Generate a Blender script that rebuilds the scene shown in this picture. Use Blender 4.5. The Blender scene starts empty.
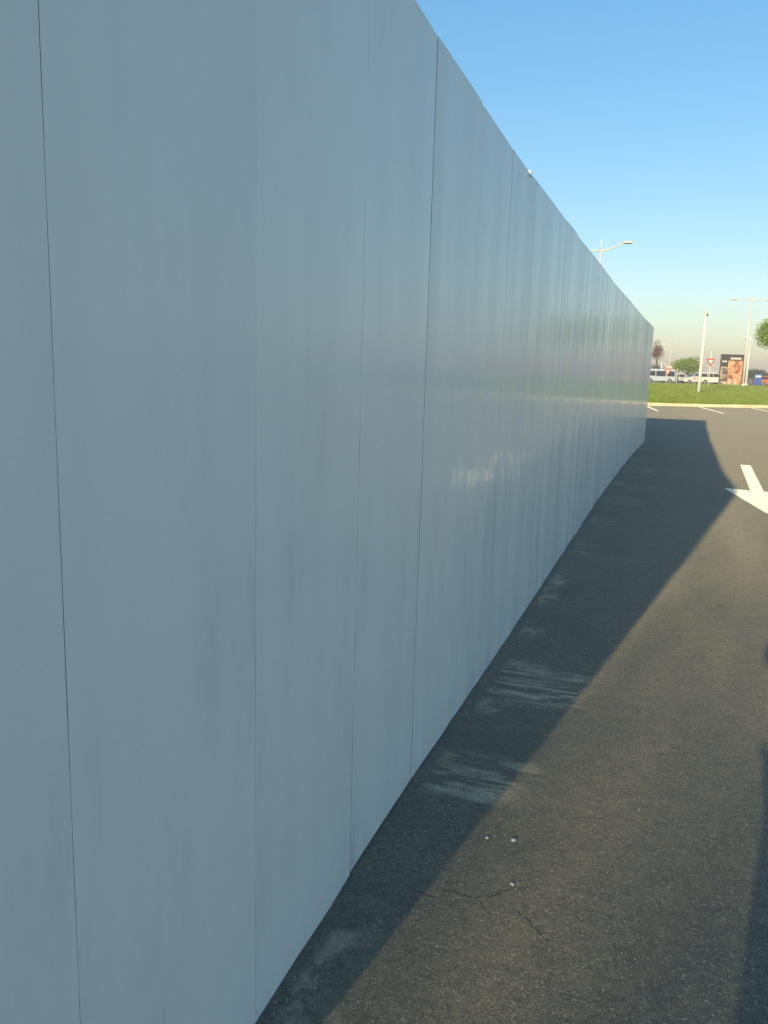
import bpy, bmesh, math, random
from mathutils import Vector, Matrix, noise
R = math.radians
random.seed(7)
sc = bpy.context.scene
C = sc.collection

# ------------------------------------------------------------------ camera
EYE = 1.6
cam_d = bpy.data.cameras.new('camera'); cam = bpy.data.objects.new('camera', cam_d); C.objects.link(cam)
e1 = Vector((0.99957, 0.00509, 0.02875)); e2 = Vector((0.0292, -0.17439, -0.98424)); e3 = Vector((0.0, 0.98466, -0.17447))
m = Matrix((e1, -e2, -e3)).transposed().to_4x4(); m.translation = (0, 0, EYE)
cam.matrix_world = m
cam_d.sensor_fit = 'VERTICAL'; cam_d.sensor_height = 36; cam_d.lens = 818 / 1024 * 36
cam_d.clip_start = 0.01; cam_d.clip_end = 8000
sc.camera = cam

# ------------------------------------------------------------------ sky and sun
SUN_EL = 12.94
SD = Vector((0.4665, 0.884, 0)).normalized()              # ground direction in which shadows fall
world = bpy.data.worlds.new('World'); sc.world = world; world.use_nodes = True
nt = world.node_tree; bg = nt.nodes['Background']
sky = nt.nodes.new('ShaderNodeTexSky'); sky.sky_type = 'NISHITA'; sky.sun_disc = False
sky.sun_elevation = R(SUN_EL); sky.sun_rotation = math.atan2(-SD.x, -SD.y)
sky.air_density = 1.0; sky.dust_density = 0.7; sky.ozone_density = 2.2; sky.altitude = 0
gam = nt.nodes.new('ShaderNodeGamma'); gam.inputs[1].default_value = 0.63
hsv = nt.nodes.new('ShaderNodeHueSaturation'); hsv.inputs['Saturation'].default_value = 1.63
nt.links.new(sky.outputs[0], gam.inputs[0]); nt.links.new(gam.outputs[0], hsv.inputs['Color']); nt.links.new(hsv.outputs[0], bg.inputs[0])
bg.inputs[1].default_value = 0.149
sl = bpy.data.lights.new('sun', 'SUN'); sl.energy = 2.6; sl.angle = R(0.55); sl.color = (1.0, 0.79, 0.47)
so = bpy.data.objects.new('sun', sl); C.objects.link(so)
ce, se = math.cos(R(SUN_EL)), math.sin(R(SUN_EL))
so.rotation_euler = Vector((SD.x * ce, SD.y * ce, -se)).to_track_quat('-Z', 'Y').to_euler()
so.location = (0, -20, 30)
vs = sc.view_settings; vs.view_transform = 'Standard'; vs.look = 'None'; vs.gamma = 1; vs.use_curve_mapping = False
vs.exposure = 1.25
sc.render.engine = 'CYCLES'
sc.cycles.max_bounces = 6; sc.cycles.volume_bounces = 0

# ------------------------------------------------------------------ helpers
def gx(px, Y, py=374):                                   # a bearing measured in the photograph, as world X at depth Y
    v = (px - 384) * e1 + (py - 512) * e2 + 818 * e3
    return v.x / v.y * Y

def new_mat(name):
    mt = bpy.data.materials.new(name); mt.use_nodes = True
    return mt, mt.node_tree.nodes, mt.node_tree.links, mt.node_tree.nodes['Principled BSDF']

def plain(name, col, rough=0.5, metal=0.0, var=0.15, scale=6.0, coat=0.0, spec=None):
    mt, N, L, P = new_mat(name)
    tc = N.new('ShaderNodeTexCoord'); nz = N.new('ShaderNodeTexNoise'); nz.inputs['Scale'].default_value = scale; nz.inputs['Detail'].default_value = 5
    L.new(tc.outputs['Object'], nz.inputs['Vector'])
    rp = N.new('ShaderNodeValToRGB'); cr = rp.color_ramp
    cr.elements[0].position = .3; cr.elements[1].position = .7
    cr.elements[0].color = tuple(c * (1 - var) for c in col) + (1,)
    cr.elements[1].color = tuple(min(1, c * (1 + var)) for c in col) + (1,)
    L.new(nz.outputs['Fac'], rp.inputs['Fac']); L.new(rp.outputs['Color'], P.inputs['Base Color'])
    P.inputs['Roughness'].default_value = rough; P.inputs['Metallic'].default_value = metal; P.inputs['Coat Weight'].default_value = coat
    if spec is not None: P.inputs['Specular IOR Level'].default_value = spec
    return mt

class NB:                                                # tiny node builder
    def __init__(s, mt): s.N = mt.node_tree.nodes; s.L = mt.node_tree.links
    def put(s, n, i, v):
        if v is None: return
        if hasattr(v, 'is_output') or isinstance(v, bpy.types.NodeSocket): s.L.new(v, n.inputs[i])
        else: n.inputs[i].default_value = v
    def math(s, op, a, b=None, c=None, clamp=False):
        n = s.N.new('ShaderNodeMath'); n.operation = op; n.use_clamp = clamp
        s.put(n, 0, a); s.put(n, 1, b); s.put(n, 2, c); return n.outputs[0]
    def noise(s, vec, scale, detail=4, rough=.55, dist=0):
        n = s.N.new('ShaderNodeTexNoise'); s.put(n, 'Vector', vec); n.inputs['Scale'].default_value = scale
        n.inputs['Detail'].default_value = detail; n.inputs['Roughness'].default_value = rough; n.inputs['Distortion'].default_value = dist
        return n.outputs['Fac']
    def mapping(s, vec, loc=(0, 0, 0), rot=(0, 0, 0), scale=(1, 1, 1), typ='POINT'):
        n = s.N.new('ShaderNodeMapping'); n.vector_type = typ; s.put(n, 'Vector', vec)
        n.inputs['Location'].default_value = loc; n.inputs['Rotation'].default_value = rot; n.inputs['Scale'].default_value = scale
        return n.outputs[0]
    def rng(s, v, a, b, c=0., d=1., smooth=True):
        n = s.N.new('ShaderNodeMapRange'); n.interpolation_type = 'SMOOTHSTEP' if smooth else 'LINEAR'
        s.put(n, 'Value', v); s.put(n, 'From Min', a); s.put(n, 'From Max', b); s.put(n, 'To Min', c); s.put(n, 'To Max', d); return n.outputs[0]
    def mix(s, f, a, b, mode='MIX'):
        n = s.N.new('ShaderNodeMix'); n.data_type = 'RGBA'; n.blend_type = mode; s.put(n, 0, f)
        s.put(n, 6, a if not isinstance(a, tuple) else (a + (1,))[:4]); s.put(n, 7, b if not isinstance(b, tuple) else (b + (1,))[:4]); return n.outputs[2]
    def vor(s, vec, scale, feat='F1', rnd=1):
        n = s.N.new('ShaderNodeTexVoronoi'); n.feature = feat; s.put(n, 'Vector', vec); n.inputs['Scale'].default_value = scale; n.inputs['Randomness'].default_value = rnd
        return n
    def bump(s, h, strength, dist, normal=None):
        n = s.N.new('ShaderNodeBump'); s.put(n, 'Height', h); n.inputs['Strength'].default_value = strength; n.inputs['Distance'].default_value = dist
        if normal: s.L.new(normal, n.inputs['Normal'])
        return n.outputs[0]

def link(name, bm, mat=None, parent=None, smooth=False, loc=None):
    me = bpy.data.meshes.new(name); bmesh.ops.recalc_face_normals(bm, faces=bm.faces); bm.to_mesh(me); bm.free()
    o = bpy.data.objects.new(name, me); C.objects.link(o)
    if mat: me.materials.append(mat)
    if smooth:
        for p in me.polygons: p.use_smooth = True
    if parent: o.parent = parent
    if loc: o.location = loc
    return o

def tag(o, label=None, cat=None, group=None, kind=None):
    if label: o['label'] = label
    if cat: o['category'] = cat
    if group: o['group'] = group
    if kind: o['kind'] = kind
    return o

def thing(name, label, cat, loc=(0, 0, 0), rz=0, group=None):
    o = bpy.data.objects.new(name, None); C.objects.link(o); o.location = loc; o.rotation_euler = (0, 0, rz)
    o.empty_display_size = .2
    return tag(o, label, cat, group)

def copy_tree(o, parent=None):
    c = o.copy(); C.objects.link(c); c.parent = parent
    for ch in list(o.children): copy_tree(ch, c)
    return c

def box(bm, x0, x1, y0, y1, z0, z1, bev=0):
    vs_ = [bm.verts.new(p) for p in ((x0,y0,z0),(x1,y0,z0),(x1,y1,z0),(x0,y1,z0),(x0,y0,z1),(x1,y0,z1),(x1,y1,z1),(x0,y1,z1))]
    fs = [bm.faces.new([vs_[i] for i in f]) for f in ((0,3,2,1),(4,5,6,7),(0,1,5,4),(1,2,6,5),(2,3,7,6),(3,0,4,7))]
    if bev:
        es = list({e for f in fs for e in f.edges})
        bmesh.ops.bevel(bm, geom=es, offset=bev, segments=2, affect='EDGES', profile=.5)
    return vs_

def tube(bm, pts, rad, n=10, cap=True):
    pts = [Vector(p) for p in pts]; rad = rad if isinstance(rad, (list, tuple)) else [rad] * len(pts)
    rings = []
    for i, p in enumerate(pts):
        d = (pts[min(i + 1, len(pts) - 1)] - pts[max(i - 1, 0)]).normalized()
        a = Vector((0, 0, 1)) if abs(d.z) < .9 else Vector((1, 0, 0))
        u = d.cross(a).normalized(); v = d.cross(u)
        rings.append([bm.verts.new(p + (u * math.cos(2 * math.pi * k / n) + v * math.sin(2 * math.pi * k / n)) * rad[i]) for k in range(n)])
    for a, b in zip(rings, rings[1:]):
        for k in range(n): bm.faces.new((a[k], a[(k + 1) % n], b[(k + 1) % n], b[k]))
    if cap: bm.faces.new(rings[0][::-1]); bm.faces.new(rings[-1])

def prism(bm, poly, y0, y1, shrink=None):                # polygon in x-z pushed through y
    a = [bm.verts.new((x, y0, z)) for x, z in poly]; b = [bm.verts.new((x, y1, z)) for x, z in poly]
    fs = [bm.faces.new(a), bm.faces.new(b[::-1])]
    for i in range(len(poly)):
        j = (i + 1) % len(poly); fs.append(bm.faces.new((a[i], b[i], b[j], a[j])))
    return a, b, fs

# ------------------------------------------------------------------ the line of the hoarding in plan
PL = [(-0.572, 0.90), (-0.28, 1.76), (-0.068, 2.39), (0.148, 3.02), (0.374, 3.65), (0.852, 4.99), (1.618, 7.18), (2.89, 10.81), (4.13, 14.22), (5.28, 17.31), (6.26, 19.85)]
SEG = [0]
for a, b in zip(PL, PL[1:]): SEG.append(SEG[-1] + math.dist(a, b))
def along(s):
    for i in range(len(PL) - 1):
        if s <= SEG[i + 1] or i == len(PL) - 2:
            t = (s - SEG[i]) / (SEG[i + 1] - SEG[i])
            return Vector((PL[i][0] + t * (PL[i + 1][0] - PL[i][0]), PL[i][1] + t * (PL[i + 1][1] - PL[i][1])))
HP = [(0, 2.75), (1.9, 2.72), (2.1, 2.70), (2.7, 2.68), (3.3, 2.66), (3.9, 2.655), (5.3, 2.66), (8.3, 2.69), (13.2, 2.73), (17, 2.72), (22, 2.69)]
def height(s):
    for a, b in zip(HP, HP[1:]):
        if s <= b[0]: return a[1] + (b[1] - a[1]) * (s - a[0]) / (b[0] - a[0])
    return HP[-1][1]
WD = Vector((0.3375, 0.9413, 0)).normalized()            # mean direction of the wall
WN = Vector((WD.y, -WD.x, 0))                            # its outward side (towards the asphalt)
ANG = math.atan2(WD.y, WD.x)

# ------------------------------------------------------------------ materials of the setting
CRACKS = [(.12, 2.30, .20, 2.27, .0022), (.215, 2.31, .315, 2.275, .0032), (.315, 2.275, .365, 2.285, .003), (.365, 2.285, .44, 2.325, .0032), (.44, 2.325, .50, 2.33, .002),
          (.315, 2.275, .36, 2.19, .002), (.44, 2.22, .50, 2.10, .0026), (.50, 2.10, .52, 2.06, .0018), (.44, 2.52, .60, 2.55, .0016), (.60, 2.55, .70, 2.53, .0014), (.75, 2.76, .86, 2.74, .0015), (1.2, 4.5, 1.42, 4.62, .003)]
def mat_asphalt():
    mt, N, L, P = new_mat('asphalt'); b = NB(mt)
    pos = N.new('ShaderNodeTexCoord').outputs['Object']
    # grain
    v1 = b.vor(pos, 210); g1 = b.rng(v1.outputs['Distance'], .1, .75, 1, 0)
    sepc = N.new('ShaderNodeSeparateColor'); L.new(v1.outputs['Color'], sepc.inputs[0])
    n1 = b.noise(pos, 190, 5, .75); n2 = b.noise(pos, 11, 5, .6); n3 = b.noise(pos, .8, 5, .55); n4 = b.noise(pos, .16, 3, .5)
    base = b.mix(b.rng(n3, .3, .7), (0.110, 0.112, 0.104), (0.160, 0.154, 0.125))
    base = b.mix(b.rng(n4, .35, .65), base, (0.175, 0.165, 0.136))
    base = b.mix(b.math('MULTIPLY', b.rng(n1, .38, .68), .75), base, (0.060, 0.060, 0.056))
    stone = b.math('MULTIPLY', g1, b.rng(sepc.outputs[0], .50, .85))
    base = b.mix(b.math('MULTIPLY', stone, .8), base, (.42, .39, .30))
    pit = b.math('MULTIPLY', g1, b.rng(sepc.outputs[2], .62, .80)); base = b.mix(b.math('MULTIPLY', pit, .8), base, (.035, .035, .036))
    v3 = b.vor(pos, 105); s3 = N.new('ShaderNodeSeparateColor'); L.new(v3.outputs['Color'], s3.inputs[0])
    st3 = b.math('MULTIPLY', b.rng(v3.outputs['Distance'], .2, .45, 1, 0), b.rng(s3.outputs[0], .90, .96)); base = b.mix(b.math('MULTIPLY', st3, .6), base, (.48, .45, .36))
    # scattered pale chips
    v2 = b.vor(pos, 34); s2 = N.new('ShaderNodeSeparateColor'); L.new(v2.outputs['Color'], s2.inputs[0])
    chip = b.math('MULTIPLY', b.rng(v2.outputs['Distance'], .07, .13, 1, 0), b.rng(s2.outputs[1], .82, .86))
    base = b.mix(b.math('MULTIPLY', chip, .85), base, (0.500, 0.500, 0.422))
    base = b.mix(b.math('MULTIPLY', b.rng(b.noise(pos, 42, 4, .7), .42, .68), .55), base, (.055, .056, .055))
    base = b.mix(b.math('MULTIPLY', b.rng(n2, .40, .75), .32), base, (0.216, 0.198, 0.139))
    # swept sandy dust lying along the foot of the hoarding (t along it, d away from it)
    wall = b.mapping(pos, loc=(PL[1][0], PL[1][1], 0), rot=(0, 0, ANG), typ='TEXTURE')
    sx = N.new('ShaderNodeSeparateXYZ'); L.new(wall, sx.inputs[0]); t, dneg = sx.outputs[0], sx.outputs[1]
    d = b.math('MULTIPLY', dneg, -1)
    warp = b.noise(pos, 2.3, 3)
    streakv = b.mapping(wall, rot=(0, 0, R(17)), scale=(17, 3.2, 1))
    st = b.noise(streakv, 1.0, 6, .65, .6)
    tw = b.math('ADD', t, b.math('MULTIPLY_ADD', warp, .30, -.15)); dw = b.math('ADD', d, b.math('MULTIPLY_ADD', b.noise(pos, 5, 4), .22, -.11))
    blot = b.rng(b.noise(pos, 9, 6, .68), .42, .56); strk = b.rng(st, .44, .60)
    dust = None
    for tc_, th, d0, d1, wgt, kind in ((.30, .24, .045, .13, .75, blot), (.02, .10, .05, .16, .6, blot), (1.42, .22, .04, .42, 1.0, strk), (2.52, .30, .06, .50, .95, strk), (2.15, .12, .05, .20, .5, blot),
                                  (3.45, .20, .03, .16, .5, blot), (4.50, .55, .015, .09, 1.0, blot), (6.1, .45, .01, .22, .55, strk), (7.6, .4, .01, .30, .45, strk), (9.4, .5, .01, .45, .4, strk),
                                  (10.9, .25, .0, .12, .9, blot), (13.0, .6, .0, .5, .35, strk), (14.6, .3, .0, .3, .5, strk), (-1.1, .5, .02, .2, .5, blot)):
        wt = b.rng(b.math('ABSOLUTE', b.math('SUBTRACT', tw, tc_)), th * .55, th * 1.15, 1, 0)
        wd_ = b.math('MULTIPLY', b.rng(d, d0 - .03, d0 + .02), b.rng(dw, d1 - .07, d1 + .06, 1, 0))
        q = b.math('MULTIPLY', b.math('MULTIPLY', wt, wd_), b.math('MULTIPLY', kind, wgt)); dust = q if dust is None else b.math('MAXIMUM', dust, q)
    dust = b.math('MULTIPLY', dust, b.math('MULTIPLY', b.rng(b.noise(pos, 60, 5, .75), .36, .60, .4, 1), b.rng(b.noise(pos, 4.5, 4, .6), .32, .52, .4, 1)))
    dust = b.math('MULTIPLY', dust, b.rng(d, -.05, .0))
    base = b.mix(b.math('MULTIPLY', dust, .85), base, (.46, .42, .31))
    foot_dark = b.math('MULTIPLY', b.rng(d, .75, .35), b.rng(b.noise(pos, 1.7, 3), .45, .65))  # patchy darker tone towards the foot of the hoarding
    base = b.mix(b.math('MULTIPLY', b.math('MULTIPLY', foot_dark, b.rng(d, -.05, 0)), .35), base, (0.077, 0.079, 0.079))
    # hair cracks
    cr = b.vor(b.mix(.07, pos, N.new('ShaderNodeTexNoise').outputs['Color']), 2.1, 'DISTANCE_TO_EDGE')
    wn = N.new('ShaderNodeTexNoise'); wn.inputs['Scale'].default_value = 9; L.new(pos, wn.inputs['Vector'])
    va = N.new('ShaderNodeVectorMath'); va.operation = 'MULTIPLY_ADD'; L.new(wn.outputs['Color'], va.inputs[0]); va.inputs[1].default_value = (.12, .12, 0); L.new(pos, va.inputs[2])
    L.new(va.outputs[0], cr.inputs['Vector'])
    crack = b.math('MULTIPLY', b.rng(cr.outputs['Distance'], .002, .007, 1, 0), b.math('MULTIPLY', b.rng(b.noise(pos, 1.1, 2), .56, .64), b.rng(b.noise(pos, 14, 3), .4, .6)))
    base = b.mix(crack, base, (0.013, 0.013, 0.012))
    def seg(ax, ay, bx, by, w):
        ln = math.hypot(bx - ax, by - ay); mp = b.mapping(wp, loc=(ax, ay, 0), rot=(0, 0, math.atan2(by - ay, bx - ax)), typ='TEXTURE')
        sp = N.new('ShaderNodeSeparateXYZ'); L.new(mp, sp.inputs[0])
        return b.math('MULTIPLY', b.rng(b.math('ABSOLUTE', sp.outputs[1]), w * .4, w, 1, 0), b.math('MULTIPLY', b.rng(sp.outputs[0], -.004, .004), b.rng(sp.outputs[0], ln - .01, ln, 1, 0)))
    wv = N.new('ShaderNodeVectorMath'); wv.operation = 'MULTIPLY_ADD'; w2 = N.new('ShaderNodeTexNoise'); w2.inputs['Scale'].default_value = 26; w2.inputs['Detail'].default_value = 4; L.new(pos, w2.inputs['Vector'])
    L.new(w2.outputs['Color'], wv.inputs[0]); wv.inputs[1].default_value = (.030, .030, 0); L.new(pos, wv.inputs[2])
    cor = N.new('ShaderNodeVectorMath'); cor.operation = 'SUBTRACT'; L.new(wv.outputs[0], cor.inputs[0]); cor.inputs[1].default_value = (.015, .015, 0); wp = cor.outputs[0]
    for sg in CRACKS:
        crack = b.math('MAXIMUM', crack, b.math('MULTIPLY', seg(*sg), b.rng(b.noise(pos, 45, 3, .6), .30, .50, .25, .9)))
    base = b.mix(b.math('MULTIPLY', crack, b.rng(n2, .2, .5, .6, 1)), base, (.02, .02, .02))
    base = b.mix(1.0, base, (1.19, 1.16, 1.03), 'MULTIPLY')
    L.new(base, P.inputs['Base Color'])
    P.inputs['Roughness'].default_value = .88; P.inputs['Diffuse Roughness'].default_value = 1.0; P.inputs['Specular IOR Level'].default_value = .35; P.inputs['Sheen Weight'].default_value = .06; P.inputs['Sheen Roughness'].default_value = .6; P.inputs['Sheen Tint'].default_value = (1, .95, .82, 1)
    h = b.math('ADD', b.math('MULTIPLY', n1, .6), b.math('MULTIPLY', g1, .55)); h = b.math('SUBTRACT', h, b.math('MULTIPLY', crack, 1.5))
    nb = b.bump(h, .5, .0025); nb = b.bump(n2, .25, .02, nb); L.new(nb, P.inputs['Normal'])
    return mt

def mat_panel():
    mt, N, L, P = new_mat('white_painted_board'); b = NB(mt)
    tc = N.new('ShaderNodeTexCoord'); pos = tc.outputs['Object']   # panel local: x along, z up
    oi = N.new('ShaderNodeObjectInfo'); rnd = oi.outputs['Random']
    cx = N.new('ShaderNodeCombineXYZ'); b.put(cx, 0, b.math('MULTIPLY', rnd, 37.0)); b.put(cx, 1, b.math('MULTIPLY', rnd, 91.0))
    va = N.new('ShaderNodeVectorMath'); va.operation = 'ADD'; L.new(pos, va.inputs[0]); L.new(cx.outputs[0], va.inputs[1]); p = va.outputs[0]
    sx = N.new('ShaderNodeSeparateXYZ'); L.new(pos, sx.inputs[0]); z = sx.outputs[2]
    base = b.mix(rnd, (.86, .865, .795), (.895, .90, .83))
    st = b.noise(b.mapping(p, scale=(4, 1, .4)), 1, 4, .55)
    base = b.mix(b.math('MULTIPLY', b.rng(st, .42, .75), .13), base, (.56, .58, .59))
    bl = b.noise(b.mapping(p, scale=(2.6, 1, 1.1)), 1.3, 5, .6)
    low = b.rng(z, 1.45, .5, .25, 1)
    grime = b.math('MULTIPLY', b.math('MULTIPLY', b.rng(bl, .46, .74), low), b.rng(b.noise(b.mapping(p, scale=(14, 1, 1.6)), 1, 5, .65), .3, .65))
    base = b.mix(b.math('MULTIPLY', grime, .42), base, (.36, .38, .41))
    fine = b.noise(b.mapping(p, scale=(55, 1, 22)), 1, 4, .7)
    sm = b.math('MULTIPLY', b.rng(fine, .70, .78), .25); base = b.mix(sm, base, (.20, .20, .20))
    L.new(base, P.inputs['Base Color'])
    P.inputs['Roughness'].default_value = .42
    rr = b.rng(b.noise(b.mapping(p, scale=(20, 1, .8)), 1, 4), .3, .7, .06, .17); L.new(rr, P.inputs['Coat Roughness'])
    L.new(b.rng(b.noise(b.mapping(p, scale=(3.5, 1, .06)), 1, 2, .5), .36, .64, .34, .56), P.inputs['Coat Weight']); P.inputs['Coat IOR'].default_value = 1.33; P.inputs['Specular IOR Level'].default_value = .12
    w = b.noise(b.mapping(p, scale=(9, 1, .10)), 1, 2, .5)
    nb = b.bump(w, .26, .010); L.new(nb, P.inputs['Normal']); L.new(nb, P.inputs['Coat Normal'])
    return mt

def mat_lawn():
    mt, N, L, P = new_mat('lawn_grass'); b = NB(mt); pos = N.new('ShaderNodeTexCoord').outputs['Object']
    n1 = b.noise(pos, .35, 4); n2 = b.noise(pos, 3.5, 6, .7); n3 = b.noise(pos, 18, 3, .7)
    c = b.mix(b.rng(n1, .3, .7), (.20, .31, .035), (.31, .38, .06))
    c = b.mix(b.rng(n2, .35, .7), c, (.13, .21, .02)); c = b.mix(b.math('MULTIPLY', b.rng(n3, .5, .8), .5), c, (.30, .33, .07))
    L.new(c, P.inputs['Base Color']); P.inputs['Roughness'].default_value = .9; P.inputs['Specular IOR Level'].default_value = .1
    L.new(b.bump(n2, .8, .12), P.inputs['Normal']); return mt

def mat_paint(name, col):
    mt, N, L, P = new_mat(name); b = NB(mt); pos = N.new('ShaderNodeTexCoord').outputs['Object']
    n = b.noise(pos, 30, 6, .7); n2 = b.noise(pos, 3, 3)
    f = b.math('MULTIPLY', b.rng(n, .56, .70), b.rng(n2, .35, .7, .2, 1))
    c = b.mix(f, col, (.20, .19, .16)); c = b.mix(b.math('MULTIPLY', b.rng(b.noise(pos, 5, 4), .4, .7), .25), c, (.45, .42, .33))
    L.new(c, P.inputs['Base Color']); P.inputs['Roughness'].default_value = .9; P.inputs['Diffuse Roughness'].default_value = 1; P.inputs['Specular IOR Level'].default_value = .2; L.new(b.bump(b.noise(pos, 90, 4), .5, .004), P.inputs['Normal']); return mt

def mat_leaf(name, c1, c2):
    mt, N, L, P = new_mat(name); b = NB(mt)
    tc = N.new('ShaderNodeTexCoord'); g = N.new('ShaderNodeNewGeometry')
    c = b.mix(g.outputs['Random Per Island'], c1, c2)
    c = b.mix(b.math('MULTIPLY', b.rng(b.noise(tc.outputs['Object'], .9, 3), .4, .7), .5), c, tuple(x * .6 for x in c1))
    L.new(c, P.inputs['Base Color']); P.inputs['Roughness'].default_value = .6; P.inputs['Specular IOR Level'].default_value = .25
    tr = N.new('ShaderNodeBsdfTranslucent'); L.new(c, tr.inputs[0]); mx = N.new('ShaderNodeMixShader'); mx.inputs[0].default_value = .25
    out = N['Material Output']; L.new(P.outputs[0], mx.inputs[1]); L.new(tr.outputs[0], mx.inputs[2]); L.new(mx.outputs[0], out.inputs[0]); return mt

M = dict(
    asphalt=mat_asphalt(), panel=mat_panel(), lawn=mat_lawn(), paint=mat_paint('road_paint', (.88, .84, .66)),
    kerb=plain('kerb_concrete', (.78, .68, .44), .85, var=.18, scale=1.3),
    earth=plain('dry_earth', (.30, .25, .17), .95, var=.2, scale=.05),
    road=plain('far_road', (.12, .115, .105), .9, var=.15, scale=.3),
    edge=plain('dark_board_edge', (.09, .085, .08), .9), ochre=plain('faded_ochre', (.50, .30, .20), .7, var=.25, scale=2), timber=plain('dark_batten', (.10, .075, .05), .8), steel=plain('galvanised_steel', (.45, .46, .47), .35, .9),  # edge and timber are dark so the board seams look shaded
    white=plain('white_pole_paint', (.80, .79, .75), .45, var=.05, scale=2), lampgrey=plain('lamp_grey', (.66, .66, .60), .5, var=.08),
    dark=plain('dark_plastic', (.03, .03, .032), .4), glass=plain('dark_glass', (.02, .03, .04), .08, var=.1, spec=.8),
    lens=plain('lamp_lens', (.55, .55, .5), .2), red=plain('red_paint', (.55, .03, .02), .5), blue=plain('blue_paint', (.03, .10, .42), .5),
    carwhite=plain('car_paint_white', (.76, .76, .74), .3, var=.03, coat=.8), carsilver=plain('car_paint_silver', (.50, .52, .53), .3, .3, var=.03, coat=.8),
    carblue=plain('car_paint_pale_blue', (.55, .64, .70), .3, var=.03, coat=.8), carred=plain('car_paint_orange', (.55, .20, .06), .35, var=.05, coat=.6),
    rubber=plain('tyre_rubber', (.02, .02, .02), .85), rim=plain('wheel_rim', (.5, .5, .5), .35, .7), lampred=plain('tail_lamp_red', (.45, .02, .02), .25),
    bark=plain('bark', (.16, .12, .085), .95, var=.3, scale=9), stone=plain('pale_stone', (.55, .53, .47), .85, var=.2, scale=120),
    leaf=mat_leaf('leaf_green', (.19, .34, .02), (.36, .50, .05)), leafb=mat_leaf('leaf_bright_green', (.22, .38, .03), (.42, .55, .07)), leaf2=mat_leaf('leaf_dark_green', (.045, .085, .018), (.09, .14, .03)),
    leafr=mat_leaf('leaf_reddish', (.20, .075, .055), (.30, .15, .11)),
)

# ------------------------------------------------------------------ ground
KP = Vector((16.55, 43.95, 0)); KU = Vector((1, .19, 0)).normalized(); KV = Vector((-KU.y, KU.x, 0))   # kerb line and the way beyond it
def kv(u, v, z=0): return KP + KU * u + KV * v + Vector((0, 0, z))
def zland(v):
    t = max(0, min(1, v / 45)); return .13 + .31 * t * t * (3 - 2 * t)
bm = bmesh.new()
vsq = [bm.verts.new(kv(u, v, 0)) for u, v in ((-900, -900), (900, -900), (900, .05), (-900, .05))]; bm.faces.new(vsq)
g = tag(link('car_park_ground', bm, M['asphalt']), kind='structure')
bm = bmesh.new()
vv = [.14, 5, 12, 20, 30, 38, 46, 68]; us = [-160, -60, -20, 0, 20, 60, 160]
grid = [[bm.verts.new(kv(u, v, zland(v) + (.02 * math.sin(u * .3 + v) if 0 < v < 60 else 0))) for u in us] for v in vv]
for r0, r1 in zip(grid, grid[1:]):
    for i in range(len(us) - 1): bm.faces.new((r0[i], r0[i + 1], r1[i + 1], r1[i]))
tag(link('lawn', bm, M['lawn'], smooth=True), kind='structure')
bm = bmesh.new(); box(bm, 0, 1, 0, 1, 0, 1); bm.free()
bm = bmesh.new(); q = [bm.verts.new(kv(u, v, .40)) for u, v in ((-1500, 60), (1500, 60), (1500, 1500), (-1500, 1500))]; bm.faces.new(q)
tag(link('far_ground', bm, M['earth']), kind='structure')
bm = bmesh.new(); q = [bm.verts.new(kv(u, v, .445)) for u, v in ((-700, 68.1), (700, 68.1), (700, 84), (-700, 84))]; bm.faces.new(q)
tag(link('far_road', bm, M['road']), kind='structure')
bm = bmesh.new()
u = -90.0
while u < 90:
    L_ = .98; dz = random.uniform(-.008, .012); dv = random.uniform(-.012, .012)
    vs0 = box(bm, 0, 1, 0, 1, 0, 1)
    for w in vs0:
        a, b_, c_ = w.co; w.co = kv(u + a * L_, (-.02 + dv) + b_ * .17, c_ * (.15 + dz))
    u += 1.0
tag(link('kerb', bm, M['kerb']), kind='structure')

# hazy air over the whole place
bm = bmesh.new(); box(bm, -2400, 2400, -1500, 2400, -1.5, 17.5)
hz = link('haze', bm); hm = bpy.data.materials.new('haze_air'); hm.use_nodes = True; hn = hm.node_tree
hn.nodes.remove(hn.nodes['Principled BSDF']); pv = hn.nodes.new('ShaderNodeVolumePrincipled'); pv.inputs['Density'].default_value = .0017
pv.inputs['Color'].default_value = (1.0, .92, .89, 1); pv.inputs['Anisotropy'].default_value = 0
hn.links.new(pv.outputs[0], hn.nodes['Material Output'].inputs['Volume']); hz.data.materials.append(hm)
tag(hz, 'pale haze in the air over the car park and the far road', 'haze', kind='stuff')

# grass blades of the verge
bm = bmesh.new(); rg = random.Random(3)
for i in range(90000):
    Yd = 43 + 78 * rg.random() ** 1.25; q_ = Vector((Yd * rg.uniform(.25, .62), Yd, 0)) - KP; v = q_.dot(KV); u = q_.dot(KU)
    if v < .2 or v > 66: continue
    p = kv(u, v, zland(v) - .01); hgt = rg.uniform(.06, .17) * (1 + v * .006); a = rg.uniform(0, 6.28); w = .014 + v * .0011
    dx, dy = math.cos(a) * w, math.sin(a) * w; lean = Vector((rg.uniform(-.05, .05), rg.uniform(-.05, .05), hgt))
    a1, a2, a3 = bm.verts.new(p + Vector((dx, dy, 0))), bm.verts.new(p - Vector((dx, dy, 0))), bm.verts.new(p + lean); bm.faces.new((a1, a2, a3))
go = link('grass', bm, mat_leaf('grass_blade', (.21, .31, .035), (.33, .40, .08)))
tag(go, 'short green grass covering the verge beyond the pale kerb', 'grass', kind='stuff')

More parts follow.
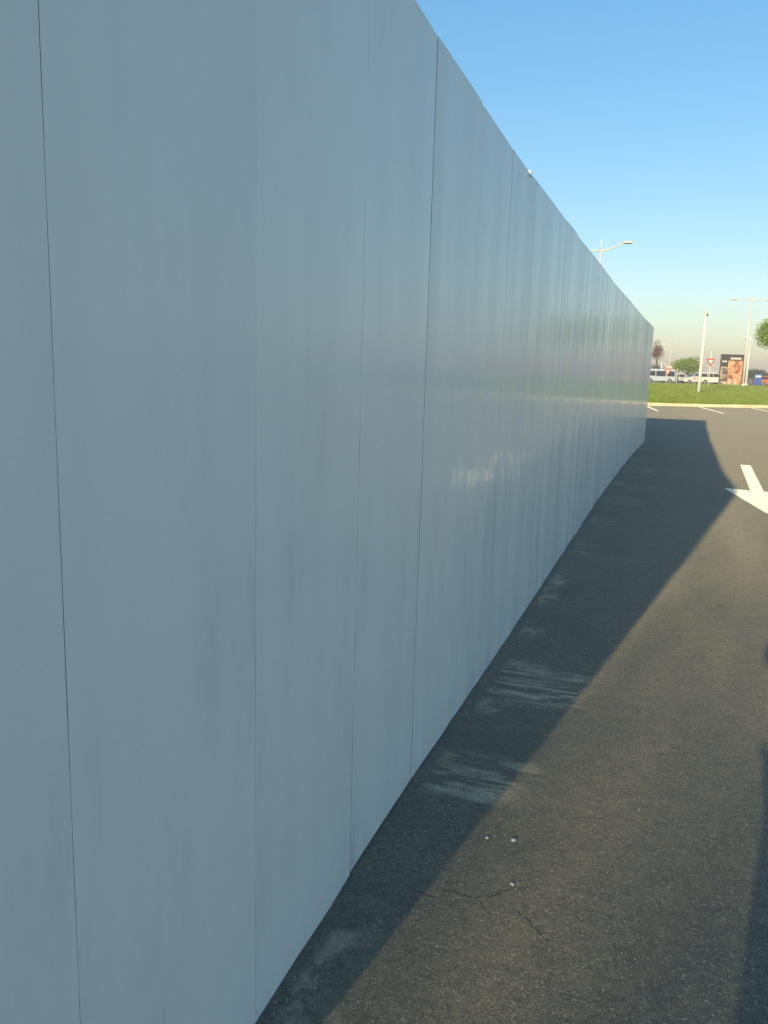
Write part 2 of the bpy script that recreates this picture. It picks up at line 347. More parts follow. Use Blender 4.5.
# painted markings: flat paint lying on the asphalt
def flat(name, pts, z=.004, thick=.002, mat=None):
    bm = bmesh.new(); f = bm.faces.new([bm.verts.new((x, y, z)) for x, y in pts])
    bmesh.ops.subdivide_edges(bm, edges=bm.edges[:], cuts=12, use_grid_fill=True)
    return link(name, bm, mat or M['paint'])
def arrow_pts(tip, d, L_=5.85, head=2.2, hw=.44, sw=.088):
    tip = Vector(tip); d = Vector(d).normalized(); n = Vector((d.y, -d.x))
    P_ = [tip, tip + d * head + n * hw, tip + d * (head - .12) + n * sw, tip + d * L_ + n * sw, tip + d * L_ - n * sw, tip + d * (head - .12) - n * sw, tip + d * head - n * hw]
    return [(p.x, p.y) for p in P_]
def arrow(tip, d, label):
    pts = arrow_pts(tip, d); bm = bmesh.new(); vsa = [bm.verts.new((x, y, .004)) for x, y in pts]
    bm.faces.new((vsa[0], vsa[1], vsa[2], vsa[5], vsa[6])); bm.faces.new((vsa[2], vsa[3], vsa[4], vsa[5]))
    return tag(link('arrow_marking', bm, M['paint']), kind='structure')
arrow((4.585, 9.66), (.357, .934), '')
for i in range(-2, 5):
    p0 = kv(-.1 + i * 3.05, -.25); p1 = p0 + Vector((-.213, -.977, 0)) * (6.0 if i == -1 else 7.2)
    n = Vector((.977, -.213, 0)) * .06
    flat('parking_line', [(p0 + n).to_2d()[:], (p0 - n).to_2d()[:], (p1 - n).to_2d()[:], (p1 + n).to_2d()[:]])['kind'] = 'structure'

# ------------------------------------------------------------------ the hoarding
hoard = thing('hoarding_wall', 'long tall grey-white hoarding of flat vertical boards running beside the asphalt', 'hoarding wall', (PL[0][0], PL[0][1], 0), 0)
def panel(p0, p1, h0, h1, z0, tilt, jig, thick=.018, ga=.0007, gb=.0007):
    """board between two plan points, outer face slightly buckled; local x along, y inwards"""
    d = (p1 - p0); L_ = d.length - ga - gb; bm = bmesh.new(); nx, nz = 12, 18
    sd = random.random() * 50; bow = random.uniform(-.0022, .0022); skew = random.uniform(-.3, .3)
    def yy(a, c):
        return bow * math.sin(math.pi * a) * (1 + skew * math.sin(2 * math.pi * a)) + (noise.noise(Vector((a * 2.2 + sd, c * .45, sd))) * .0035 + noise.noise(Vector((a * 7 + sd, c * .8, sd + 9))) * .0007) * math.sin(math.pi * min(1, max(0, a)))**.4
    def wob(i, j):
        e_ = (1 if i == 0 else -1 if i == nx else 0) * max(ga, gb) * .9
        return e_ * noise.noise(Vector((p0.x * 31 if i == 0 else p1.x * 31, j * .9, 4.2)))
    F = [[bm.verts.new((wob(i, j) + ga + L_ * i / nx, yy(i / nx, j / nz), z0 + (h0 + (h1 - h0) * i / nx - z0) * j / nz)) for i in range(nx + 1)] for j in range(nz + 1)]
    Bk = [[bm.verts.new((v.co.x, thick, v.co.z)) for v in row] for row in F]
    for j in range(nz):
        for i in range(nx):
            bm.faces.new((F[j][i], F[j][i + 1], F[j + 1][i + 1], F[j + 1][i])); bm.faces.new((Bk[j][i], Bk[j + 1][i], Bk[j + 1][i + 1], Bk[j][i + 1]))
        bm.faces.new((F[j][0], F[j + 1][0], Bk[j + 1][0], Bk[j][0])); bm.faces.new((F[j][nx], Bk[j][nx], Bk[j + 1][nx], F[j + 1][nx]))
    for i in range(nx):
        bm.faces.new((F[0][i], Bk[0][i], Bk[0][i + 1], F[0][i + 1])); bm.faces.new((F[nz][i], F[nz][i + 1], Bk[nz][i + 1], Bk[nz][i]))
    o = link('panel', bm, M['panel'], hoard, smooth=False); o.data.materials.append(M['edge'])
    for pf in o.data.polygons:
        pf.use_smooth = abs(pf.normal.y) > .9
        if not pf.use_smooth: pf.material_index = 1  # edge faces coloured dark, so gaps and steps read as shade
    o.data.set_sharp_from_angle(angle=R(30))
    o.location = Vector((p0.x, p0.y, 0)) - hoard.location
    o.rotation_euler = (tilt, 0, math.atan2(d.y, d.x) + jig)
    return o
def seam_backing(p, ang, h, ins=.020):  # dark batten added behind a seam to block light from inside
    bm = bmesh.new(); box(bm, -.035, .035, ins, ins + .045, .02, h - .04)
    o = link('seam_backing', bm, M['timber'], hoard); o.location = Vector((p.x, p.y, 0)) - hoard.location; o.rotation_euler = (0, 0, ang)
# long side: seams measured along the wall; the first narrow strip is the corner
total = SEG[-1]; s = 0.0; seams = [0.0]
s1 = SEG[1] - .612                                         # seam ahead of the one at PL[1]
seams.append(s1)
s = SEG[1]
while s < total - .3: seams.append(s); s += (.640 if len(seams) == 3 else .650 if len(seams) < 6 else .664)
seams.append(total)
rp = random.Random(11)
GAP = {1: .0005, 2: .00035, 3: .0008, 4: .0013, 5: .0009, 6: .0004}
for k_, (a, b) in enumerate(zip(seams, seams[1:])):
    p0, p1 = along(a), along(b)
    step = rp.uniform(-.0025, .0025)
    o = panel(p0, p1, height(a) + step, height(b) + step + rp.uniform(-.002, .002), rp.uniform(.001, .011), rp.uniform(-.0003, .0003), 0, ga=GAP.get(k_, .00025), gb=GAP.get(k_ + 1, .00025))
for a in seams[1:-1]:
    p = along(a); q = along(a + .05); seam_backing(p, math.atan2(q.y - p.y, q.x - p.x), height(a))
# the returns and the back, closing the compound
pA, pB = along(0), along(total); back = -WN * 5.3
def run(a, b, h, n):
    for i in range(n):
        p0 = a + (b - a) * (i / n); p1 = a + (b - a) * ((i + 1) / n)
        panel(p0, p1, h + rp.uniform(-.01, .01), h + rp.uniform(-.01, .01), rp.uniform(.001, .011), rp.uniform(-.001, .001), 0)
        if i: seam_backing(p0, math.atan2((b - a).y, (b - a).x), h)
bk = Vector((back.x, back.y)); ins = Vector((WD.x, WD.y)) * .004
run(pA + bk, pA - ins, 2.74, 8); run(pB + ins, pB + bk, 2.70, 8)
run(pB + bk, pA + bk, 2.7, 30)
# a small clip left on the top edge
bm = bmesh.new(); box(bm, -.014, .014, -.005, .022, -.02, .009, .002)
cp = link('clip', bm, M['white'], hoard); a = next(s_ for s_ in [x * .01 for x in range(200, 500)] if along(s_).y > 4.66)
cp.location = Vector((along(a).x, along(a).y, height(a))) - hoard.location; cp.rotation_euler = (0, 0, ANG)
cp['label'] = 'tiny white clip on the top edge'

# ------------------------------------------------------------------ pebbles on the asphalt
def pebble(p, r, label, sd):
    bm = bmesh.new(); bmesh.ops.create_icosphere(bm, subdivisions=2, radius=r)
    for v in bm.verts:
        v.co *= 1 + .35 * noise.noise(v.co / r * 1.3 + Vector((sd, 0, 0))); v.co.z *= .5
    tag(link('pebble', bm, M['stone'], loc=(p[0], p[1], r * .35)), label, 'pebble', 'pale pebbles lying on the asphalt')
pebble((.48, 2.59), .0085, 'larger pale pebble on the sunlit asphalt, right one of the close pair', 1)
pebble((.39, 2.60), .0068, 'smaller pale pebble on the sunlit asphalt, left one of the close pair', 4)
pebble((.44, 2.345), .006, 'tiny pale pebble nearest the camera beside the hair crack', 7)

# ------------------------------------------------------------------ poles, lamps, signs
def street_lamp(px, D, top, H=12.0, z=.42, arm=2.3, label='', yaw=0, r=.11, group='twin-arm street lamps', rise=.62, fin=.75, mt='lampgrey'):
    X = gx(px, D, top); t = thing('street_lamp', label, 'street lamp', (X, D, z), yaw, group)
    bm = bmesh.new(); tube(bm, [(0, 0, 0), (0, 0, H * .5), (0, 0, H)], [r * 1.3, r, r * .55], 12); tube(bm, [(0, 0, -.02), (0, 0, .35)], [r * 2, r * 1.9], 12)
    link('pole', bm, M[mt], t, True)
    bm = bmesh.new(); tube(bm, [(0, 0, H - .01), (0, 0, H + fin)], [r * .4, r * .25], 8); link('finial', bm, M[mt], t, True)
    for sgn in (-1, 1):
        if sgn < 0 and rise > .3: arm_rise = -.05
        else: arm_rise = rise
        bm = bmesh.new(); tube(bm, [(sgn * arm * k / 6, 0, H - .05 + arm_rise * (k / 6) ** 1.5) for k in range(7)], [r * .6, r * .55, r * .5, r * .45, r * .4, r * .38, r * .36], 8)
        link('arm', bm, M[mt], t, True)
        bm = bmesh.new(); x0 = sgn * (arm - .08); x1 = sgn * (arm + .62); lo, hi = min(x0, x1), max(x0, x1)
        box(bm, lo, hi, -.15, .15, H - .09 + arm_rise, H + .07 + arm_rise, .05); hd = link('lamp_head', bm, M[mt], t, True)
        bm = bmesh.new(); box(bm, lo + .12, hi - .08, -.11, .11, H - .12 + arm_rise, H - .093 + arm_rise, .008); link('lens', bm, M['dark'], hd, True)
    return t
street_lamp(601, 64, 250, H=10.72, z=.0, arm=1.7, label='twin-arm street lamp rising behind the top edge of the grey wall')
street_lamp(751.8, 104, 300, H=10.6, label='tall twin-arm street lamp rising from the right edge of the poster box', r=.11, rise=.05, fin=.6, arm=1.9)
street_lamp(750.8, 112, 337, H=6.5, z=.42, arm=.6, label='low white twin-headed lamp post between the poster box and the blue sign', r=.12, rise=.0, fin=.1, mt='white')
street_lamp(661, 260, 336, H=12, z=.4, label='faint distant street lamp nearest the wall end', r=.12)
street_lamp(672, 290, 334, H=13, z=.4, label='faint distant street lamp between the wall end and the round tree', r=.12)

# cctv mast
D = 68.0; X = gx(698.5, D, 393)
t = thing('camera_mast', 'tall thick white mast with a small camera near its top standing on the grass', 'camera mast', (X, D, zland((Vector((X, D, 0)) - KP).dot(KV)) - .03), 0)
bm = bmesh.new(); tube(bm, [(0, 0, 0), (0, 0, 3), (0, 0, 6.45)], [.135, .125, .105], 16); link('pole', bm, M['white'], t, True)
bm = bmesh.new(); tube(bm, [(0, 0, 0), (0, 0, .05)], [.24, .24], 16); link('base_plate', bm, M['steel'], t)
bm = bmesh.new(); tube(bm, [(0, 0, 6.4), (0, 0, 6.62), (0, 0, 6.72)], [.15, .15, .06], 16); link('cap', bm, M['white'], t, True)
bm = bmesh.new(); tube(bm, [(.02, -.08, 6.25), (.03, -.20, 6.25)], [.03, .03], 8); br = link('bracket', bm, M['white'], t)
bm = bmesh.new(); bmesh.ops.create_uvsphere(bm, u_segments=12, v_segments=8, radius=.085, matrix=Matrix.Translation((.03, -.22, 6.22))); link('camera_dome', bm, M['dark'], br, True)

def tri_sign(px, D, zc, size, label, pole_h, z=.42, mat_pole='lampgrey', ry=0):
    t = thing('yield_sign', label, 'road sign', (gx(px, D), D, z), ry)
    bm = bmesh.new(); tube(bm, [(0, .03, 0), (0, .03, pole_h)], .035, 10); link('post', bm, M[mat_pole], t, True)
    def tri(s_, y0, y1, m_, nm, par):
        bm = bmesh.new(); h_ = s_ * .866
        prism(bm, [(-s_ / 2, zc + h_ / 3), (s_ / 2, zc + h_ / 3), (0, zc - h_ * 2 / 3)], y0, y1); return link(nm, bm, m_, par)
    pl = tri(size, -.012, 0, M['red'], 'plate', t); tri(size * .56, -.018, -.013, M['white'], 'white_field', pl)
    return t
tri_sign(709.5, 84, 2.68, .92, 'red-bordered triangular yield sign on a pale post right of the white mast', 3.7, mat_pole='white')
t = tri_sign(667.5, 100, 1.62, .85, 'small faded triangular yield sign in front of the pale blue van', 1.9)

# panel box with two posters
D = 118; X0, X1 = gx(720, D), gx(742.3, D); W = X1 - X0; Z = .42; H = 4.35
def mat_poster(name, cols, sc_, seed):
    mt, N, L, P = new_mat(name); b = NB(mt); pos = N.new('ShaderNodeTexCoord').outputs['Object']
    n = b.noise(b.mapping(pos, loc=(seed, 0, seed)), sc_, 3, .5, 1.0); rp_ = N.new('ShaderNodeValToRGB'); cr = rp_.color_ramp
    while len(cr.elements) < len(cols): cr.elements.new(.5)
    for i, (p_, c) in enumerate(cols): cr.elements[i].position = p_; cr.elements[i].color = c + (1,)
    L.new(n, rp_.inputs[0]); L.new(rp_.outputs[0], P.inputs['Base Color']); P.inputs['Roughness'].default_value = .35; return mt
t = thing('poster_box', 'black-framed advertising box with a dark poster and an orange poster beyond the grass', 'advertising box', ((X0 + X1) / 2, D, Z), R(-3))
bm = bmesh.new(); box(bm, -W / 2, W / 2, 0, .35, 0, H, .03); link('housing', bm, M['dark'], t)
wl = W * .31
def slab(x0, x1, z0, z1, y, mt, nm, par, th=.012):
    bm = bmesh.new(); box(bm, x0, x1, y - th, y, z0, z1); return link(nm, bm, mt, par)
pa = slab(-W / 2 + .08, -W / 2 + wl, .12, H - .35, -.003, mat_poster('poster_dark', [(.0, (.03, .035, .04)), (.42, (.06, .07, .08)), (.50, (.45, .36, .24)), (.62, (.62, .52, .38)), (1., (.25, .10, .06))], .9, 3), 'poster', t); pa['label'] = 'dark poster with white lettering'
pb = slab(-W / 2 + wl + .06, W / 2 - .10, .12, H - .35, -.003, mat_poster('poster_orange', [(.0, (.10, .03, .02)), (.40, (.28, .09, .05)), (.50, (.62, .28, .12)), (.58, (.70, .46, .24)), (.72, (.30, .11, .09)), (1., (.35, .10, .05))], 1.1, 8), 'poster', t); pb['label'] = 'orange poster of warm shapes'
slab(-W / 2 + .08, -W / 2 + wl, H * .60, H - .355, -.016, M['dark'], 'heading_band', pa)
x = -W / 2 + .18
for wd in (.16, .10, .22, .14, .20):
    if x + wd < -W / 2 + wl - .1: slab(x, x + wd, H * .745, H * .745 + .22, -.029, M['white'], 'lettering', pa)
    x += wd + .06
slab(-W / 2 + wl + .06, W / 2 - .10, H * .80, H - .355, -.016, M['red'], 'heading_band', pb).data.materials[0] = plain('dusky_red', (.10, .05, .045), .4)
x = -W / 2 + wl + .35
for wd in (.26, .18, .30, .14, .26, .22):
    if x + wd < W / 2 - .2: slab(x, x + wd, H * .84, H * .84 + .25, -.029, M['white'], 'lettering', pb)
    x += wd + .07
for xx in (-W / 2 + wl + .35, .55): slab(xx, xx + .28, .15, .95, -.016, M['lens'], 'figure_patch', pb)

# white posts right of the poster box
for px, D_, h_, lb, r_ in ((660.8, 125, 3.2, 'short white post behind the pale blue van', .09), (664.8, 128, 3.0, 'thin short white post left of the orange sign', .06), (677, 110, 2.0, 'thin grey post beside the round tree', .05)):
    t = thing('post', lb, 'post', (gx(px, D_), D_, .42), 0)
    bm = bmesh.new(); tube(bm, [(0, 0, 0), (0, 0, h_)], [r_, r_ * .9], 12); link('shaft', bm, M['white'], t, True)
    bm = bmesh.new(); tube(bm, [(0, 0, h_), (0, 0, h_ + .06)], [r_ * 1.15, r_ * .6], 12); link('cap', bm, M['white'], t, True)

def board_sign(px, D, w, z0, z1, m_, label, legs=2, z=.42, cat='sign'):
    t = thing('board_sign', label, cat, (gx(px, D), D, z), R(-4))
    bm = bmesh.new(); box(bm, -w / 2, w / 2, -.04, .04, z0, z1, .01); bd = link('board', bm, m_, t)
    bm = bmesh.new(); box(bm, -w / 2 + .12, w / 2 - .12, -.052, -.042, z1 - .5, z1 - .25); link('lettering', bm, M['white'], bd)
    for s_ in ((-1, 1) if legs == 2 else (0,)):
        bm = bmesh.new(); tube(bm, [(s_ * w * .4, .06, 0), (s_ * w * .4, .06, z1)], .04, 8); link('leg', bm, M['lampgrey'], t, True)
board_sign(758.5, 112, .95, .25, 1.75, M['blue'], 'upright blue board sign beyond the grass near the right edge')
board_sign(668.8, 135, 1.1, 1.6, 2.9, M['ochre'], 'orange-brown board above the faded triangular sign')

# ------------------------------------------------------------------ vehicles (x forward, y sideways)
def wheel(parent, x, y, r, side):
    bm = bmesh.new(); tube(bm, [(x, y - .1, r), (x, y + .1, r)], r, 18); w = link('wheel', bm, M['rubber'], parent)
    bm = bmesh.new(); tube(bm, [(x, y + side * .101, r), (x, y + side * .112, r)], [r * .62, r * .55], 14); link('rim', bm, M['rim'], w)
def car(px, D, L_, H, prof, glass, paint, label, name='parked_car', cat='car', yaw=None, z=.447, wd=1.74, flip=1, group=None, wheels=(.19, .80), r=.31):
    yaw = math.atan2(KU.y, KU.x) if yaw is None else yaw
    if flip < 0: yaw += math.pi
    t = thing(name, label, cat, (gx(px, D), D, z), yaw, group)
    belt = min(z_ for _, z_ in glass[0]) - .02
    poly = [((x - .5) * L_, .0 + zz * H) for x, zz in prof]
    bm = bmesh.new(); a, b, fs = prism(bm, poly, -wd / 2, wd / 2)
    for v in bm.verts:
        if v.co.z > belt * H: v.co.y *= 1 - .22 * (v.co.z / H - belt) / (1 - belt)
    bmesh.ops.bevel(bm, geom=[e for e in bm.edges if abs(e.verts[0].co.y) > .3 and e.verts[0].co.y * e.verts[1].co.y > 0], offset=.05, segments=2, affect='EDGES')
    link('body', bm, paint, t, False)
    for s_ in (-1, 1):
        for gp_ in glass:
            bm = bmesh.new(); vs_ = []
            for off in (0, .012):
                vs_.append([bm.verts.new(((x - .5) * L_, s_ * (wd / 2 * (1 - .22 * max(0, zz - belt) / (1 - belt)) + .004 + off), zz * H)) for x, zz in gp_])
            bm.faces.new(vs_[0]); bm.faces.new(vs_[1][::-1])
            for i in range(len(gp_)): j = (i + 1) % len(gp_); bm.faces.new((vs_[0][i], vs_[0][j], vs_[1][j], vs_[1][i]))
            link('side_window', bm, M['glass'], t)
    # windscreen and rear glass along the steep edges of the profile
    tp = sorted(glass, key=lambda g_: g_[0][0])
    for nm, k in (('rear_window', 0), ('windscreen', 1)):
        pts = tp[0] if k == 0 else tp[-1]
        lo = (min(p_[0] for p_ in pts) if k == 0 else max(p_[0] for p_ in pts)); sgn = -1 if k == 0 else 1
        e0 = min((q_ for q_ in prof if q_[1] > belt - .06), key=lambda q_: abs(q_[0] - lo - sgn * .03) + (0 if q_[1] < .75 else 9)); e1_ = min((q_ for q_ in prof if q_[1] > .85), key=lambda q_: abs(q_[0] - lo))
        P0 = Vector(((e0[0] - .5) * L_, 0, e0[1] * H)); P1 = Vector(((e1_[0] - .5) * L_, 0, e1_[1] * H)); dd = (P1 - P0)
        nn = Vector((dd.z, 0, -dd.x)).normalized() * (1 if k else -1); nn = nn if nn.x * sgn > 0 or nn.z > 0 else -nn
        bm = bmesh.new(); rows = []
        for off in (.006, .02):
            c_ = []
            for f_, hw in ((.12, .80), (.88, .66)):
                q_ = P0 + dd * f_ + nn * off; c_ += [Vector((q_.x, -hw * wd / 2, q_.z)), Vector((q_.x, hw * wd / 2, q_.z))]
            rows.append([bm.verts.new(c_[i]) for i in (0, 1, 3, 2)])
        bm.faces.new(rows[0]); bm.faces.new(rows[1][::-1])
        for i in range(4): bm.faces.new((rows[0][i], rows[0][(i + 1) % 4], rows[1][(i + 1) % 4], rows[1][i]))
        link(nm, bm, M['glass'], t)
    for x in wheels:
        for s_ in (-1, 1): wheel(t, (x - .5) * L_, s_ * (wd / 2 - .09), r, s_)
    for s_ in (-1, 1):
        bm = bmesh.new(); x = L_ / 2 - .02; box(bm, x - .10, x + .03, s_ * wd * .36 - .16, s_ * wd * .36 + .16, .62, .76, .02); link('headlight', bm, M['lens'], t)
        bm = bmesh.new(); x = -L_ / 2; box(bm, x - .03, x + .08, s_ * wd * .38 - .13, s_ * wd * .38 + .13, .72, .92, .02); link('tail_light', bm, M['lampred'], t)
    bm = bmesh.new(); box(bm, L_ / 2 - .12, L_ / 2 + .05, -wd * .46, wd * .46, .24, .44, .03); link('bumper', bm, M['dark'], t)
    return t
hatch = [(0, .20), (0, .52), (.03, .66), (.08, .94), (.14, 1), (.52, 1), (.72, .68), (.96, .58), (1, .45), (1, .20)]
hatch_g = [[(.07, .67), (.11, .92), (.31, .94), (.33, .67)], [(.35, .67), (.33, .94), (.52, .93), (.67, .68)]]
sedan = [(0, .20), (0, .60), (.14, .66), (.26, .97), (.32, 1), (.54, 1), (.72, .67), (.97, .56), (1, .45), (1, .20)]
sedan_g = [[(.19, .67), (.28, .93), (.42, .94), (.43, .67)], [(.45, .67), (.44, .94), (.55, .93), (.68, .67)]]
suv = [(0, .20), (0, .62), (.03, .95), (.07, 1), (.66, 1), (.78, .68), (.97, .60), (1, .50), (1, .20)]
suv_g = [[(.05, .64), (.07, .90), (.25, .91), (.26, .64)], [(.28, .64), (.28, .91), (.46, .91), (.47, .64)], [(.49, .64), (.48, .91), (.64, .91), (.73, .66)]]
van = [(0, .16), (0, .80), (.02, .97), (.05, 1), (.80, 1), (.92, .62), (.99, .48), (1, .40), (1, .16)]
van_g = [[(.04, .50), (.04, .86), (.30, .86), (.30, .50)], [(.33, .50), (.33, .86), (.62, .86), (.62, .50)], [(.65, .50), (.65, .86), (.78, .86), (.87, .56)]]
car(657.0, 121, 5.0, 2.02, van, van_g, M['carblue'], 'pale blue minibus with long dark windows just past the wall end', 'parked_van', 'van', flip=-1, wd=1.9, r=.34)
car(680.5, 124, 2.9 + 1.0, 1.46, hatch, hatch_g, M['carwhite'], 'pale hatchback in front of the round tree, left of the white mast', flip=1)
car(694.5, 121.5, 4.1, 1.48, sedan, sedan_g, M['carwhite'], 'white saloon car passing behind the white mast', flip=-1)
car(711.0, 119, 4.3, 1.72, suv, suv_g, M['carwhite'], 'tall white car directly left of the poster box', flip=1, r=.35)
car(768.5, 122, 4.0, 1.45, hatch, hatch_g, M['carred'], 'orange hatchback cut by the right edge of the picture', flip=1)

# ------------------------------------------------------------------ trees and bushes
def leaves(bm, c, rad, n, size, rg, squash=1.0, lumps=9):
    cl = []
    for _ in range(lumps):
        d = Vector((rg.gauss(0, 1), rg.gauss(0, 1), rg.gauss(0, .8))).normalized() * rg.uniform(.25, .78)
        cl.append((Vector((d.x * rad.x, d.y * rad.y, d.z * rad.z)) + c, rg.uniform(.28, .5)))
    for _ in range(n):
        cc, f = rg.choice(cl); d = Vector((rg.gauss(0, 1), rg.gauss(0, 1), rg.gauss(0, 1))).normalized() * (rg.random() ** .45) * f
        p = cc + Vector((d.x * rad.x, d.y * rad.y, d.z * rad.z)) * 1.1
        a = Vector((rg.gauss(0, 1), rg.gauss(0, 1), rg.gauss(0, 1))).normalized(); b = a.orthogonal().normalized(); s_ = size * rg.uniform(.6, 1.4)
        q = [bm.verts.new(p + a * s_), bm.verts.new(p + b * s_ * .5), bm.verts.new(p - a * s_), bm.verts.new(p - b * s_ * .5)]; bm.faces.new(q)
    return cl
def tree(px, D, ztrunk, crown_c, rad, n, size, leaf, label, name='tree', z=.42, seed=1, tr=.14, lumps=12, loc=None, group=None):
    rg = random.Random(seed); t = thing(name, label, 'tree', loc or (gx(px, D), D, z), 0, group)
    bm = bmesh.new(); cl = leaves(bm, Vector((0, 0, crown_c)), Vector(rad), n, size, rg, lumps=lumps); link('crown', bm, leaf, t)
    bm = bmesh.new(); tube(bm, [(0, 0, -.05), (.05, .03, ztrunk * .5), (0, 0, ztrunk)], [tr * 1.4, tr, tr * .8], 9)
    for cc, f in cl: tube(bm, [(0, 0, ztrunk * rg.uniform(.8, 1)), (cc * .5 + Vector((0, 0, ztrunk * .45))), cc], [tr * .6, tr * .35, tr * .12], 6)
    link('trunk', bm, M['bark'], t, True); return t
def bush(px, D, h_, w, n, leaf, label, z=.42, seed=1, size=.12, dy=None):
    rg = random.Random(seed); t = thing('bush', label, 'bush', (gx(px, D), D, z), 0)
    bm = bmesh.new(); leaves(bm, Vector((0, 0, h_ * .52)), Vector((w / 2, dy or w / 2, h_ * .5)), n, size, rg, lumps=14); link('foliage', bm, leaf, t)
    bm = bmesh.new()
    for k in range(4): tube(bm, [(0, 0, 0), (rg.uniform(-.3, .3) * w, rg.uniform(-.2, .2), h_ * .6)], [.05, .02], 6)
    link('stem', bm, M['bark'], t, True)
tree(687.5, 130, 1.4, 2.7, (2.25, 2.2, 1.75), 7000, .13, M['leaf'], 'round low green tree behind the pale hatchback', seed=5, lumps=16)
tree(777, 88, 3.2, 5.75, (3.5, 3.2, 2.7), 15000, .12, M['leafb'], 'bright green tree crown cut by the right edge of the picture', seed=8, z=.42, lumps=16)
tree(656.0, 150, 3.2, 5.2, (1.5, 1.5, 2.3), 1600, .12, M['leafr'], 'thin reddish tree showing above the van beside the wall end', seed=12, tr=.07, lumps=9)
bush(653, 140, 3.0, 4.2, 2500, M['leaf2'], 'dark bush behind the minibus beside the wall end', seed=21)
bush(671, 142, 2.6, 2.6, 1500, M['leaf2'], 'small dark bush between the orange board and the round tree', seed=22)
bush(747.5, 150, 3.6, 4.0, 2500, M['leaf2'], 'dark green bush right behind the thick white post', seed=23)
bush(755, 154, 3.1, 3.0, 2000, M['leaf2'], 'dark bush between the thick white post and the blue sign', seed=24)
bush(766.5, 150, 2.9, 4.6, 2500, M['leaf2'], 'dark bush behind the orange hatchback at the right edge', seed=25)

# the tall thin-leaved tree behind the photographer, whose broken shade lies over the near asphalt
tree(0, 0, 6.5, 9.6, (3.8, 3.8, 3.3), 1500, .12, M['leaf'], 'tall airy tree standing in the car park behind the photographer', z=0, seed=31, lumps=8, tr=.16, loc=(1.75 - .4665 * 46, 4.2 - .884 * 46, 0))

# unseen terracotta building added to the right to tint the boards' reflections
def building(px, D, w, dp, h, mw, label, z=.4, ncol=10):
    t = thing('low_building', label, 'building', (gx(px, D), D, z), math.atan2(KU.y, KU.x))
    bm = bmesh.new(); box(bm, 0, w, 0, dp, 0, h); wl_ = link('wall', bm, mw, t)
    bm = bmesh.new(); box(bm, -.3, w + .3, -.3, dp + .3, h + .003, h + .35); link('roof', bm, M['lampgrey'], t)
    for k in range(ncol):
        x = w * (k + .3) / ncol; bm = bmesh.new(); box(bm, x, x + w / ncol * .4, -.04, -.003, 1.2, 2.9); wi = link('window', bm, M['glass'], t)
    return t
building(850, 170, 26, 7, 4.5, plain('terracotta_wall', (.42, .27, .22), .85, var=.08, scale=.4), 'long low terracotta building added out of view beyond the right edge')
bm = bmesh.new()
building(704, 330, 9, 8, 5.2, plain('grey_wall', (.42, .43, .46), .85, var=.05), 'small distant grey building between the round tree and the poster box', ncol=2)

# ------------------------------------------------------------------ the photographer, whose shadow falls on the asphalt
def skin_body(name, verts, edges, radii, mat, parent, root=0, sub=2):
    me = bpy.data.meshes.new(name); me.from_pydata(verts, edges, []); o = bpy.data.objects.new(name, me); C.objects.link(o)
    if parent: o.parent = parent
    sk = o.modifiers.new('skin', 'SKIN'); sk.use_smooth_shade = True
    for i, r in enumerate(radii):
        d = me.skin_vertices[0].data[i]; d.radius = r if isinstance(r, tuple) else (r, r); d.use_root = (i == root)
    sb = o.modifiers.new('sub', 'SUBSURF'); sb.levels = sub; sb.render_levels = sub
    me.materials.append(mat); return o
skin = plain('skin', (.42, .25, .17), .55, var=.06); shirt = plain('navy_shirt', (.04, .06, .12), .85); trous = plain('grey_trousers', (.07, .07, .075), .9); hair = plain('dark_hair', (.015, .012, .01), .6)
per = thing('person', 'standing photographer in navy shirt and grey trousers holding up a phone', 'person', (-.028, -.36, 0), 0)
V, E, Rr = [], [], []
def vtx(p, r, par=None):
    V.append(p); Rr.append(r)
    if par is not None: E.append((par, len(V) - 1))
    return len(V) - 1
pel = vtx((0, 0, .96), (.155, .115)); sp = vtx((0, .0, 1.10), (.135, .10), pel); ch = vtx((0, 0, 1.27), (.155, .11), sp); sh = vtx((0, 0, 1.43), (.10, .08), ch); nk = vtx((0, .01, 1.52), .055, sh); hd0 = vtx((0, .02, 1.58), .062, nk)
hd1 = vtx((0, .03, 1.66), (.078, .092), hd0); hd2 = vtx((0, .025, 1.735), (.066, .078), hd1)
WR = {}
for s_ in (-1, 1):
    a = vtx((s_ * .17, 0, 1.41), .060, sh); el = vtx((s_ * .265 - .02, .02, 1.235), .046, a)
    tx = .028 + s_ * .085
    wr = vtx((tx + s_ * .01, .285, 1.50), .028, el); WR[s_] = (tx, .285, 1.50)
    pm = vtx((tx, .325, 1.545), (.034, .020), wr)
    hip = vtx((s_ * .095, 0, .88), .092, pel); kn = vtx((s_ * .115, .01, .49), .060, hip); an = vtx((s_ * .125, -.02, .09), .040, kn); toe = vtx((s_ * .15, .13, .035), .035, an)
bd = skin_body('body', V, E, Rr, skin, per, pel)
def chain(name, pts, rad, mat, sub=2):
    return skin_body(name, pts, [(i, i + 1) for i in range(len(pts) - 1)], rad, mat, per, 0, sub)
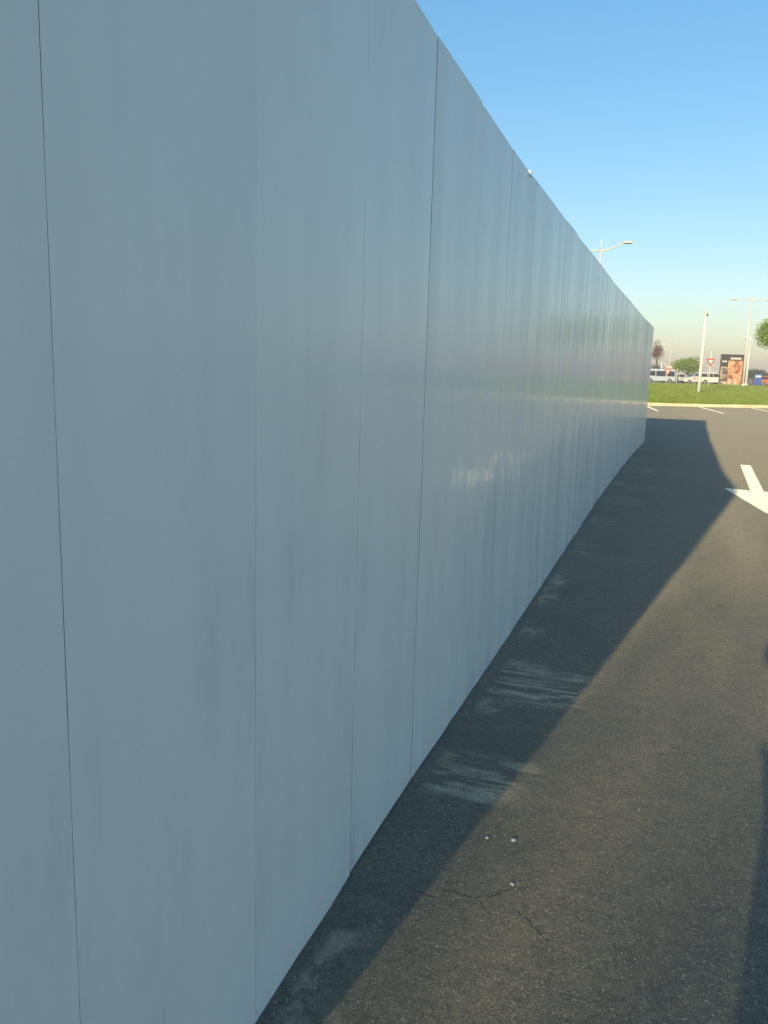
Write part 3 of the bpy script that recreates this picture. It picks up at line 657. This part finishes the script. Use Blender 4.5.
# clothes follow the body, slightly larger
Vs = [(0, 0, .93), (0, 0, 1.10), (0, 0, 1.27), (0, 0, 1.43), (-.17, 0, 1.41), (.17, 0, 1.41), (-.235, .01, 1.30), (.215, .01, 1.30), (0, .005, 1.47)]
skin_body('shirt', Vs, [(0, 1), (1, 2), (2, 3), (3, 4), (3, 5), (4, 6), (5, 7), (3, 8)], [(.165, .125), (.155, .12), (.17, .125), (.12, .095), .072, .072, .062, .062, .07], shirt, per, 0)
Vt = [(0, 0, .95)]; Et = []; Rt = [(.160, .122)]
for s_ in (-1, 1):
    n0 = len(Vt); Vt += [(s_ * .095, 0, .86), (s_ * .115, .01, .49), (s_ * .125, -.015, .12)]; Et += [(0, n0), (n0, n0 + 1), (n0 + 1, n0 + 2)]; Rt += [.102, .074, .062]
skin_body('trousers', Vt, Et, Rt, trous, per, 0)
for s_ in (-1, 1):
    chain('shoe', [(s_ * .125, -.06, .05), (s_ * .135, .04, .045), (s_ * .15, .16, .035)], [.048, .046, .038], M['dark'])
    for k in range(4):                                    # fingers round the phone's edge
        zz = 1.575 - k * .021; tx = .028 + s_ * .085
        chain('finger', [(tx, .325, zz - .01), (tx + s_ * .004, .350, zz), (tx - s_ * .012, .366, zz + .002), (tx - s_ * .028, .3675, zz + .003)][:4 if k < 3 else 3], [.009, .0085, .008, .0065][:4 if k < 3 else 3], skin, 1)
    chain('thumb', [(tx, .322, 1.53), (tx - s_ * .014, .318, 1.56), (tx - s_ * .035, .322, 1.585)], [.011, .010, .008], skin, 1)
bm = bmesh.new(); bmesh.ops.create_uvsphere(bm, u_segments=20, v_segments=14, radius=1)
for v in bm.verts:
    v.co = Vector((v.co.x * .086, v.co.y * .100 + .012, v.co.z * .092 + 1.715))
    if v.co.y > .05 and v.co.z < 1.74: v.co.y -= (v.co.y - .05) * .9
hr = link('hair', bm, hair, per, True)
for s_ in (-1, 1):
    bm = bmesh.new(); bmesh.ops.create_uvsphere(bm, u_segments=10, v_segments=8, radius=.012, matrix=Matrix.Translation((s_ * .03, .108, 1.675))); link('eye', bm, M['white'], per, True)
    bm = bmesh.new(); bmesh.ops.create_uvsphere(bm, u_segments=10, v_segments=8, radius=1, matrix=Matrix.Translation((s_ * .083, .02, 1.665)) @ Matrix.Diagonal((.010, .02, .032, 1))); link('ear', bm, skin, per, True)
bm = bmesh.new(); tube(bm, [(0, .105, 1.69), (0, .13, 1.645)], [.008, .016], 8); link('nose', bm, skin, per, True)
bm = bmesh.new(); tube(bm, [(-.025, .098, 1.615), (0, .106, 1.613), (.025, .098, 1.615)], .005, 6); link('mouth', bm, plain('lip', (.35, .12, .10), .5), per, True)
bm = bmesh.new(); box(bm, -.038, .038, -.0085, 0, -.135, .022, .003)
ph = link('phone', bm, M['dark']); ph.location = (0, -.008, 1.600); ph.rotation_euler = (R(10), 0, 0)
tag(ph, 'slim dark phone held upright by the photographer', 'phone')
